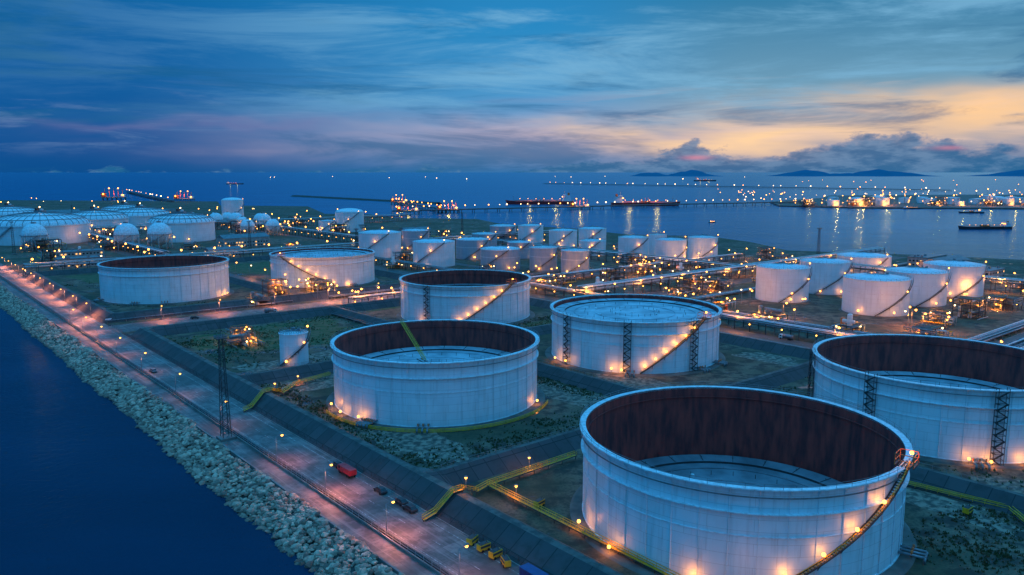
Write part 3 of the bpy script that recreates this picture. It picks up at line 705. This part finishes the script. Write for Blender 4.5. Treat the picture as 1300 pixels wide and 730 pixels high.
for k,(b,a) in enumerate([(380,150),(385,185),(383,225),(384,262),(395,300),(420,318),(455,312),(500,313),(540,300),(575,330),(430,165),(475,160),(520,158),(570,160),(610,180),(590,235),
    (230,470),(200,480),(245,488),(300,455),(190,452),(360,390),(390,400),(430,385),(470,400),(500,380),(540,395),(360,440),(375,480),(500,440),(380,610),(350,560),(350,650),(480,610),(530,580),(520,660),(640,560),(560,700),(450,745),(350,760),(620,460),(640,400),(620,370),(380,360),(430,360),(660,330)]):
    put_unit(b,a,k,4200 if (k<22 or k%3==0) else 0)
for k in range(34):
    b,a=random.uniform(130,560),random.uniform(760,1500)
    if any((b-q[0])**2+(a-q[1])**2<55**2 for q in [(168,1043),(177,1338),(250,1160),(320,1209),(300,966),(330,1330)]): continue
    put_unit(b,a,k,4000 if k%5==0 else 0,random.uniform(1,1.6))
put_unit(128,352,2,4200,.8,0); put_unit(135,366,4,4200,.8,0)

# ------------------------------------------------------------------ buildings
def building(b,a,w_,d,h,pitched=False,lit=.3):
    mb=MB(); mb.box(0,w_,0,d,0,h,'wallb')
    if pitched:
        mb.add([(-.5,-.5,h+.01),(w_+.5,-.5,h+.01),(w_+.5,d+.5,h+.01),(-.5,d+.5,h+.01),(-.5,d/2,h+d*.16),(w_+.5,d/2,h+d*.16)],[(0,1,5,4),(2,3,4,5),(0,4,3),(1,2,5),(0,3,2,1)],'roofb')
    else:
        mb.box(-.3,w_+.3,-.3,d+.3,h+.003,h+.5,'roofb')
        for _ in range(4): x,y=random.uniform(1,w_-3),random.uniform(1,d-3); mb.box(x,x+1.8,y,y+1.5,h+.5,h+1.8,'gal')
    fl=max(1,int(h/3.4))
    for f in range(fl):
        for i in range(int(w_/3)):
            x=1+i*3
            for (y0,y1) in ((-.06,.02),(d-.02,d+.06)):
                mb.box(x,x+1.5,y0,y1,f*3.4+1.1,f*3.4+2.4,'win' if random.random()<lit else 'glass')
        for i in range(int(d/3)):
            y=1+i*3
            for (x0,x1) in ((-.06,.02),(w_-.02,w_+.06)): mb.box(x0,x1,y,y+1.5,f*3.4+1.1,f*3.4+2.4,'win' if random.random()<lit else 'glass')
    mb.box(w_*.45,w_*.45+1.6,-.1,.02,0,2.3,'steel')
    x,y=W(b,a); return mb.obj('industrial_building',(x,y,0),RZ)
for q in [(640,150,40,18,8,True),(640,215,30,16,7,False),(650,250,50,20,9,True),(352,20,24,12,5,False),(460,780,40,18,8,True),(130,745,36,16,7,False),(255,745,30,14,7,True),(300,830,50,22,10,True),
          (140,810,40,18,7,False),(520,820,36,18,9,True),(345,700,20,12,6,False),(690,280,40,16,8,False),(600,540,22,12,6,False),(230,1440,60,30,14,True),(380,1400,50,25,16,False),(470,1150,30,15,9,False)]: building(*q)

# ------------------------------------------------------------------ yellow walkways / rails, lamplight painted into the walkway colour
def walkway(name,pts,pipe=True,k='yellow'):
    mb=MB()
    for p,q in zip(pts[:-1],pts[1:]):
        p=Vector(p);q=Vector(q);d=q-p;L=d.length;d.normalize();U=d.cross(Vector((0,0,1))).normalized();n=max(1,int(L/2.5))
        for sd in (-.45,.45):
            for hh in (.6,1.15): mb.beam(p+U*sd+Vector((0,0,hh)),q+U*sd+Vector((0,0,hh)),.12,k)
            mb.beam(p+U*sd,q+U*sd,.2,'steel')
            for i in range(n+1): x=p.lerp(q,i/n)+U*sd; mb.beam(x,x+Vector((0,0,1.15)),.08,k)
        if pipe:
            mb.add([p-U*.3+Vector((0,0,.05)),p+U*.3+Vector((0,0,.05)),q+U*.3+Vector((0,0,.05)),q-U*.3+Vector((0,0,.05))],[(0,1,2,3)],'yellow')
        for i in range(0,n+1,2): x=p.lerp(q,i/n); mb.beam(x,(x.x,x.y,0),.16,'steel')
    return mb.obj(name,(0,0,0),RZ)
walkway('yellow_walkway',[(95,145,.4),(98.6,145.5,.9),(104,146,4.3),(107,146,4.3),(113.5,149,1.),(118,150,1.2),(150,151,1.2)])
walkway('yellow_walkway',[(118,150,1.2),(116.5,60,1.2)])
walkway('yellow_walkway',[(95.5,254,.4),(98.6,255,.9),(104,258,4.3),(107,259,4.3),(113.5,264,1.),(122,272,1.),(139,277,1.)])
walkway('yellow_walkway',[(200,96,.2),(205,60,.2),(188,44,.2)],False)
def arc_rail(b,a,R,p0,p1,z=.1):
    n=26
    cx,cy=W(b,a)
    mb=MB()
    for i in range(n):
        a0=math.radians(p0+(p1-p0)*i/n);a1=math.radians(p0+(p1-p0)*(i+1)/n)
        p=Vector((R*math.cos(a0),R*math.sin(a0),z));q=Vector((R*math.cos(a1),R*math.sin(a1),z))
        for hh in (.25,.65,1.1): mb.beam(p+Vector((0,0,hh)),q+Vector((0,0,hh)),.18,'yellow')
        for k in range(2): x=p.lerp(q,k/2); mb.beam(x,x+Vector((0,0,1.1)),.12,'yellow')
    mb.obj('yellow_guard_rail',(cx,cy,0))
arc_rail(156,228,40.5,-150,-12)
for (b,a,z) in [(118.8,140,1.2),(119,96,1.2),(119,74,1.2),(108,146,4.3),(134,152.5,1.2),(124,273.5,1.),(110,262,3.)]:
    mb=MB(); mb.beam((0,0,0),(0,0,2.6),.12,'gal'); mb.box(-.3,.3,-.3,.3,2.9,3.1,'gal'); mb.bulb((0,0,2.7),.34,'lamp')
    x,y=W(b,a); o=mb.obj('walkway_lamp',(x,y,z),RZ); plight(o,(0,0,2.6),1100,OR,.5)

# ------------------------------------------------------------------ lattice mast
mb=MB(); Ht=31; n=16
def cr(i,z): s=1.25-(.75*z/Ht); return ((-s,-s,z),(s,-s,z),(s,s,z),(-s,s,z))[i]
for k in range(n):
    z0,z1=Ht*k/n,Ht*(k+1)/n
    for i in range(4):
        j=(i+1)%4; mb.beam(cr(i,z0),cr(i,z1),.17,'steel'); mb.beam(cr(i,z0),cr(j,z1),.08,'steel'); mb.beam(cr(i,z1),cr(j,z1),.08,'steel')
mb.box(-1.5,1.5,-1.5,1.5,Ht,Ht+.2,'steel')
for x in (-1.3,-.4,.5,1.3): mb.box(x-.3,x+.3,1.0,1.3,Ht+.4,Ht+1.,'gal'); mb.box(x-.3,x+.3,-1.3,-1.,Ht+.4,Ht+1.,'gal')
mb.beam((0,0,Ht),(0,0,Ht+4),.1,'steel'); mb.box(-2.2,2.2,-2.2,2.2,0,.8,'conc')
mm=mb.mesh('lattice_light_mast')
for (b,a) in [(81,231),(330,600),(300,760),(560,760),(640,350),(120,900),(250,1300)]:
    x,y=W(b,a); place('lattice_light_mast',mm,(x,y,.05),RZ)

# ------------------------------------------------------------------ vehicles
def wheel(mb,x,y,r=.36,w_=.26):
    vs=[];n=14
    for yy in (y-w_/2,y+w_/2):
        for i in range(n): t=2*math.pi*i/n; vs.append((x+r*math.cos(t),yy,r+r*math.sin(t)))
    mb.add(vs,[(i,(i+1)%n,n+(i+1)%n,n+i) for i in range(n)]+[tuple(range(n)),tuple(range(n,2*n))],'tyre')
def prof(mb,pts,y0,y1,k,inset=0):
    n=len(pts); vs=[(x,y0+(inset if z>1.0 else 0),z) for x,z in pts]+[(x,y1-(inset if z>1.0 else 0),z) for x,z in pts]
    mb.add(vs,[(i,(i+1)%n,n+(i+1)%n,n+i) for i in range(n)]+[tuple(range(n))[::-1],tuple(range(n,2*n))],k)
def car_mesh(k):
    mb=MB(); prof(mb,[(-2.2,.35),(2.2,.35),(2.25,.7),(1.3,.95),(-2.1,.98),(-2.25,.7)],-.88,.88,k)
    prof(mb,[(1.25,.95),(.5,1.42),(-1.3,1.45),(-2.0,.97)],-.8,.8,'glass',.12)
    prof(mb,[(.45,1.425),(.35,1.5),(-1.2,1.52),(-1.3,1.45)],-.7,.7,k,.02)
    for x in (-1.4,1.4):
        for y in (-.82,.82): wheel(mb,x,y)
    mb.box(2.2,2.27,-.75,-.45,.6,.75,'white'); mb.box(2.2,2.27,.45,.75,.6,.75,'white'); return mb.mesh('parked_car')
def truck_mesh(k,load):
    mb=MB(); mb.box(-4,3.6,-.5,.5,.7,.95,'steel')
    prof(mb,[(1.9,.6),(3.9,.6),(3.95,1.6),(3.6,2.7),(1.9,2.75)],-1.15,1.15,k,.06); mb.box(3.72,3.93,-1.,1.,1.65,2.4,'glass')
    mb.box(2.3,3.3,-1.17,1.17,1.65,2.4,'glass')
    if load=='box': mb.box(-4.2,1.7,-1.2,1.2,.97,2.6,k); mb.box(-4.25,1.75,-1.23,1.23,2.6,2.7,k)
    elif load=='tank': mb.beam((-4.1,0,2.05),(1.6,0,2.05),2.2,'gal',18)
    for x in (-3.2,-2.1,2.8):
        for y in (-1.0,1.0): wheel(mb,x,y,.52,.35)
    return mb.mesh('parked_truck')
TK={'r':truck_mesh('red','box'),'o':truck_mesh('white','tank')}
CA=[car_mesh(k) for k in ('hullb','steel','gal')]
for (b,a,k,r) in [(95.2,182,'r',1.5708),(340,200,'o',1.57),(338,260,'r',1.57),(180,430,'o',0)]:
    x,y=W(b,a); place('parked_truck',TK[k],(x,y,.07 if b<98 else .05),RZ+r,.85)
for i,(b,a,r) in enumerate([(96.,166,1.5),(96.2,157,1.6),(88,330,1.57),(96.,189,1.57),(140,438,0),(335,180,1.57),(337,310,1.57),(95.8,152,1.57)]):
    x,y=W(b,a); place('parked_car',CA[i%3],(x,y,.07 if b<98 else .05),RZ+r)
mb=MB(); mb.box(-3,3,-1.2,1.2,.0,2.6,'blue')
for i in range(20): mb.box(-2.95+i*.3,-2.83+i*.3,-1.26,1.26,.1,2.5,'blue')
mb.box(-3.05,3.05,-1.25,1.25,2.6,2.68,'blue'); mb.box(3.,3.06,-.05,.05,.1,2.5,'gal'); cm=mb.mesh('shipping_container')
for (b,a,r) in [(96.2,108,1.57),(203,118,0)]:
    x,y=W(b,a); place('shipping_container',cm,(x,y,.07),RZ+r)
def genset():
    mb=MB(); mb.box(-1.4,1.4,-.7,.7,.35,1.6,'yellow'); mb.box(-1.3,1.3,-.72,.72,.9,1.4,'steel'); mb.box(-1.2,1.2,-.6,.6,1.6,1.7,'steel'); mb.beam((.8,0,1.7),(.8,0,2.2),.15,'steel',8)
    for x in (-.8,.8):
        for y in (-.7,.7): wheel(mb,x,y,.3,.2)
    mb.beam((1.4,0,.5),(2.4,0,.3),.12,'steel'); return mb.mesh('portable_generator')
gm_=genset()
for (b,a,r) in [(97,129,.4),(97,125,0),(97,121,.1),(96.5,117,1.2),(121,134,.2),(196,66,0),(114,270,.4),(114,85,1.)]:
    x,y=W(b,a); place('portable_generator',gm_,(x,y,.07),RZ+r)

# ------------------------------------------------------------------ jetties, island, ships, hills
def jetty(name,p,q,w_,z,nl,lr,col='lampfw'):
    p=Vector((*p,0));q=Vector((*q,0));d=q-p;L=d.length;an=math.atan2(d.y,d.x); mb=MB()
    mb.box(0,L,-w_/2,w_/2,z,z+1.2,'steel'); n=int(L/28)
    for i in range(n+1):
        for s in (-w_/2+1,w_/2-1): mb.beam((i*L/n,s,-5),(i*L/n,s,z),1.4,'conc',8)
    mb.beam((0,0,z+2),(L,0,z+2),1.2,'gal',8)
    for i in range(nl):
        x=(i+.5+random.uniform(-.3,.3))*L/nl; mb.beam((x,w_/2,z+1),(x,w_/2,z+9),.4,'gal'); mb.bulb((x,w_/2,z+9),lr*random.uniform(.5,1.),col if random.random()<.6 else 'lampf')
    return mb.obj(name,(p.x,p.y,0),an)
jetty('loading_jetty',(-233,1545),(330,1840),12,3,26,1.5); jetty('loading_jetty',(330,1840),(760,2030),12,3,18,1.5)
jetty('loading_jetty',(-130,1595),(-300,2050),12,3,12,1.5,'lampf')
jetty('long_breakwater',(216,5300),(1850,3350),25,2,34,2.6)
jetty('left_pier',(-900,2100),(-1500,3100),14,3,12,1.6)
mb=MB()
def bw(p,q,wd):
    p=Vector((*p,0));q=Vector((*q,0));d=(q-p).normalized();U=Vector((-d.y,d.x,0)); n=40; vs=[];fs=[]
    for i in range(n+1):
        x=p.lerp(q,i/n); j=random.uniform(-2,2)
        vs+=[x+U*(wd+j)+Vector((0,0,-4)),x+U*wd*.3+Vector((0,0,1+random.random())),x-U*wd*.3+Vector((0,0,1+random.random())),x-U*(wd+j)+Vector((0,0,-4))]
        if i: 
            for k in range(3): o=(i-1)*4+k; fs.append((o,o+1,o+5,o+4))
    mb.add(vs,fs,'under')
bw((-740,2690),(-190,2050),14); mb.obj('rock_breakwater')
def platform(x,y,s=1.,pw=22000):
    mb=MB(); mb.box(-22,22,-10,10,2,4,'conc')
    for i in range(-20,21,8):
        for j in (-8,8): mb.beam((i,j,-5),(i,j,2),1.5,'conc',8)
    for i in range(5):
        xx=-16+i*8; mb.beam((xx,0,4),(xx,0,20),.9,'orange',6); mb.beam((xx,0,20),(xx,-9,13),.6,'orange',6)
        if i%2: mb.bulb((xx,0,21),1.3,'lampf')
    mb.box(-22,-14,-8,8,4,12,'orange'); mb.box(12,20,-6,6,4,9,'white'); mb.bulb((-18,-9,10),1.4,'lampm'); mb.bulb((16,-7,8),1.4,'lampm')
    o=mb.obj('loading_platform',(x,y,0),random.uniform(0,.4)); o.scale=(s,s,s); plight(o,(0,-6,12),pw,OR,1)
for q in [(-205,1560),(-130,1610),(150,1748),(-290,2040)]: platform(*q)
platform(-1180,2350,1.5); platform(-930,2250,1.2)
ip=[(640,1900),(800,1800),(1050,1770),(1400,1720),(2400,2100),(2600,2700),(1600,2800),(1080,2700),(960,2450),(700,2150)]
mb=MB(); n=len(ip); mb.add([(x,y,0) for x,y in ip]+[(x,y,-6) for x,y in ip],[tuple(range(n))]+[(i,i+n,(i+1)%n+n,(i+1)%n) for i in range(n)],'pad'); mb.obj('reclaimed_island')
def far_tank(x,y,R,h):
    mb=MB(); mb.lathe([(R,0),(R,h),(R+.4,h),(R+.4,h+.5),(R*.5,h+R*.08),(.01,h+R*.12)],32,['shell_s','rim','rim','rim','rim']); mb.bulb((0,-R-2,4),1.2,'lampm')
    stair(mb,R,-2.2,-1.,0,h,'steel',1.4,'gal',3.); return mb.mesh('petroleum_storage_tank')
fm=far_tank(0,0,17,16)
k=0
for i in range(9):
    for j in range(4):
        x=760+i*62+j*30+random.uniform(-6,6); y=1880+j*75+i*4
        if random.random()<.22: continue
        o=place('petroleum_storage_tank',fm,(x,y,0),random.uniform(-.3,.3),random.choice((.6,.8,1.)))
        if j==0 or k%4==0: plight(o,(6,-27,7),24000,OR,1)
        k+=1
for i in range(20):
    me,li=UN[i%6]; x=random.uniform(660,1350); y=random.uniform(1850,1895); o=place('process_unit',me,(x,y,0),random.uniform(0,1),1.8)
    if i%3==0: plight(o,(4,-5,6),18000,OR,1)
mb=MB()
for i in range(240):
    x=random.uniform(660,1900); y=1850+random.random()**2.2*800
    z=random.choice((8,14,18,24)); mb.beam((x,y,0),(x,y,z),.5,'gal'); mb.bulb((x,y,z),random.uniform(.7,1.5),random.choice(('lampf','lampf','lampfw','lampm')))
mb.obj('island_floodlight_cluster')
mb=MB()
for i in range(40):
    x=random.uniform(1900,6000); y=random.uniform(3200,7000); mb.beam((x,y,-3),(x,y,10),1,'gal'); mb.bulb((x,y,11),random.uniform(1.5,2.6),'lampf')
for i in range(12):
    x=random.uniform(-3000,3500); y=random.uniform(7000,12000); mb.beam((x,y,-3),(x,y,12),1.5,'gal'); mb.bulb((x,y,14),random.uniform(2.5,4.5),'lampfw')
mb.obj('distant_harbour_lights')
def ship(x,y,L,rz,hull='hullr',tall=1.,lit=True):
    mb=MB(); B=L*.075; Dk=L*.045; n=14; secs=[]
    for i in range(n+1):
        t=i/n; xx=-L/2+L*t; wd=B*(1 if .12<t<.78 else (.75+.25*t/.12 if t<=.12 else max(.03,1-((t-.78)/.22)**1.8))); dk=Dk*(1+(.35*((t-.85)/.15) if t>.85 else 0))
        secs.append([(xx+L*.02*(t>.9),-wd,dk),(xx-(.02*L if t>.95 else 0),-wd*.82,-4),(xx-(.02*L if t>.95 else 0),wd*.82,-4),(xx+L*.02*(t>.9),wd,dk)])
    vs=[p for s in secs for p in s]; fs=[]
    for i in range(n):
        for k_ in range(4): fs.append((i*4+k_,i*4+(k_+1)%4,(i+1)*4+(k_+1)%4,(i+1)*4+k_))
    fs+=[(0,1,2,3),tuple(n*4+k_ for k_ in (3,2,1,0))]
    mb.add(vs,fs,hull)
    s=L/170*tall
    x0=-L*.46
    for f in range(4): mb.box(x0+f*.8*s,x0+(20-f*1.5)*s,-B*(.85-.06*f),B*(.85-.06*f),Dk+f*3.6*s+.01*f,Dk+(f+1)*3.6*s,'white')
    mb.box(x0+12*s,x0+18*s,-B*1.,B*1.,Dk+14.4*s,Dk+17*s,'white'); mb.box(x0+3*s,x0+8*s,-3*s,3*s,Dk+14.4*s,Dk+21*s,'orange')
    mb.beam((x0+15*s,0,Dk+17*s),(x0+15*s,0,Dk+26*s),.7*s,'gal'); mb.beam((L*.4,0,Dk),(L*.4,0,Dk+14*s),.7*s,'gal')
    for k_ in (-.5,0,.5): mb.beam((-L*.32,B*k_,Dk+2),(L*.38,B*k_,Dk+2),1.*s,'orange',6)
    for t in (-.05,.0,.05): mb.box(L*t-1,L*t+1,-B*.8,B*.8,Dk,Dk+4*s,'orange'); mb.beam((L*t,0,Dk),(L*t,B*.6,Dk+11*s),.8*s,'orange')
    if lit:
        for i in range(6): mb.bulb((-L*.3+i*L*.12,0,Dk+6*s),.8*max(s,.5),'lampf')
        for i in range(4): mb.bulb((x0+21*s,-B*.7+i*B*.4,Dk+11*s),.8*max(s,.6),'lampm')
    o=mb.obj('tanker_ship' if L>100 else 'cargo_ship',(x,y,-2.5),rz)
    if lit and L>100: plight(o,(-L*.25,-B*1.2,Dk+22*s),40000*s,OR,1.5); plight(o,(L*.15,-B*1.2,Dk+22*s),40000*s,OR,1.5)
ship(72,2040,172,math.pi-.03); ship(328,1945,168,.05)
ship(690,1150,78,math.pi+.05,'hullb',.8,True); ship(930,1600,48,math.pi-.1,'hullb',1.2); ship(900,1780,40,.1,'hullb',1.2); ship(-1850,5300,110,.3,'hullb',1.)
ship(1700,7000,200,.1,'hullb'); ship(330,1300,16,.6,'hullb',1.3)
m,nt,bs=nodes_of('hazy_hill_forest'); bs.inputs['Roughness'].default_value=1; bs.inputs['Specular IOR Level'].default_value=0
nt.links.new(mixc(nt,smooth(nt,noise(nt,coords(nt),.003,3),.3,.7),(.04,.15,.24),(.045,.17,.27)),bs.inputs['Base Color']); M['hill']=m  # bluish distance haze painted into the forest base colour
def hills(x0,x1,y,hm,seed):
    rn=random.Random(seed); mb=MB(); n=90; rows=7; ph=[rn.uniform(0,6.28) for _ in range(6)]; vs=[];fs=[]
    for j in range(rows):
        for i in range(n+1):
            t=i/n; e=math.sin(math.pi*t)**.7*(.55+.22*math.sin(5*t*2+ph[0])+.16*math.sin(13*t+ph[1])+.07*math.sin(31*t+ph[2])+.04*math.sin(67*t+ph[3]))
            p=math.sin(math.pi*j/(rows-1))
            vs.append((x0+(x1-x0)*t,y+j*250+60*math.sin(t*20+j),-5+max(0,hm*e*p)))
    for j in range(rows-1):
        for i in range(n): o=j*(n+1)+i; fs.append((o,o+1,o+n+2,o+n+1))
    mb.add(vs,fs,'hill',True); return mb.obj('distant_hills')
hills(2300,4000,14500,140,1); hills(5000,8000,14500,180,2); hills(8800,12000,14500,160,5)
print('lights',NL[0])
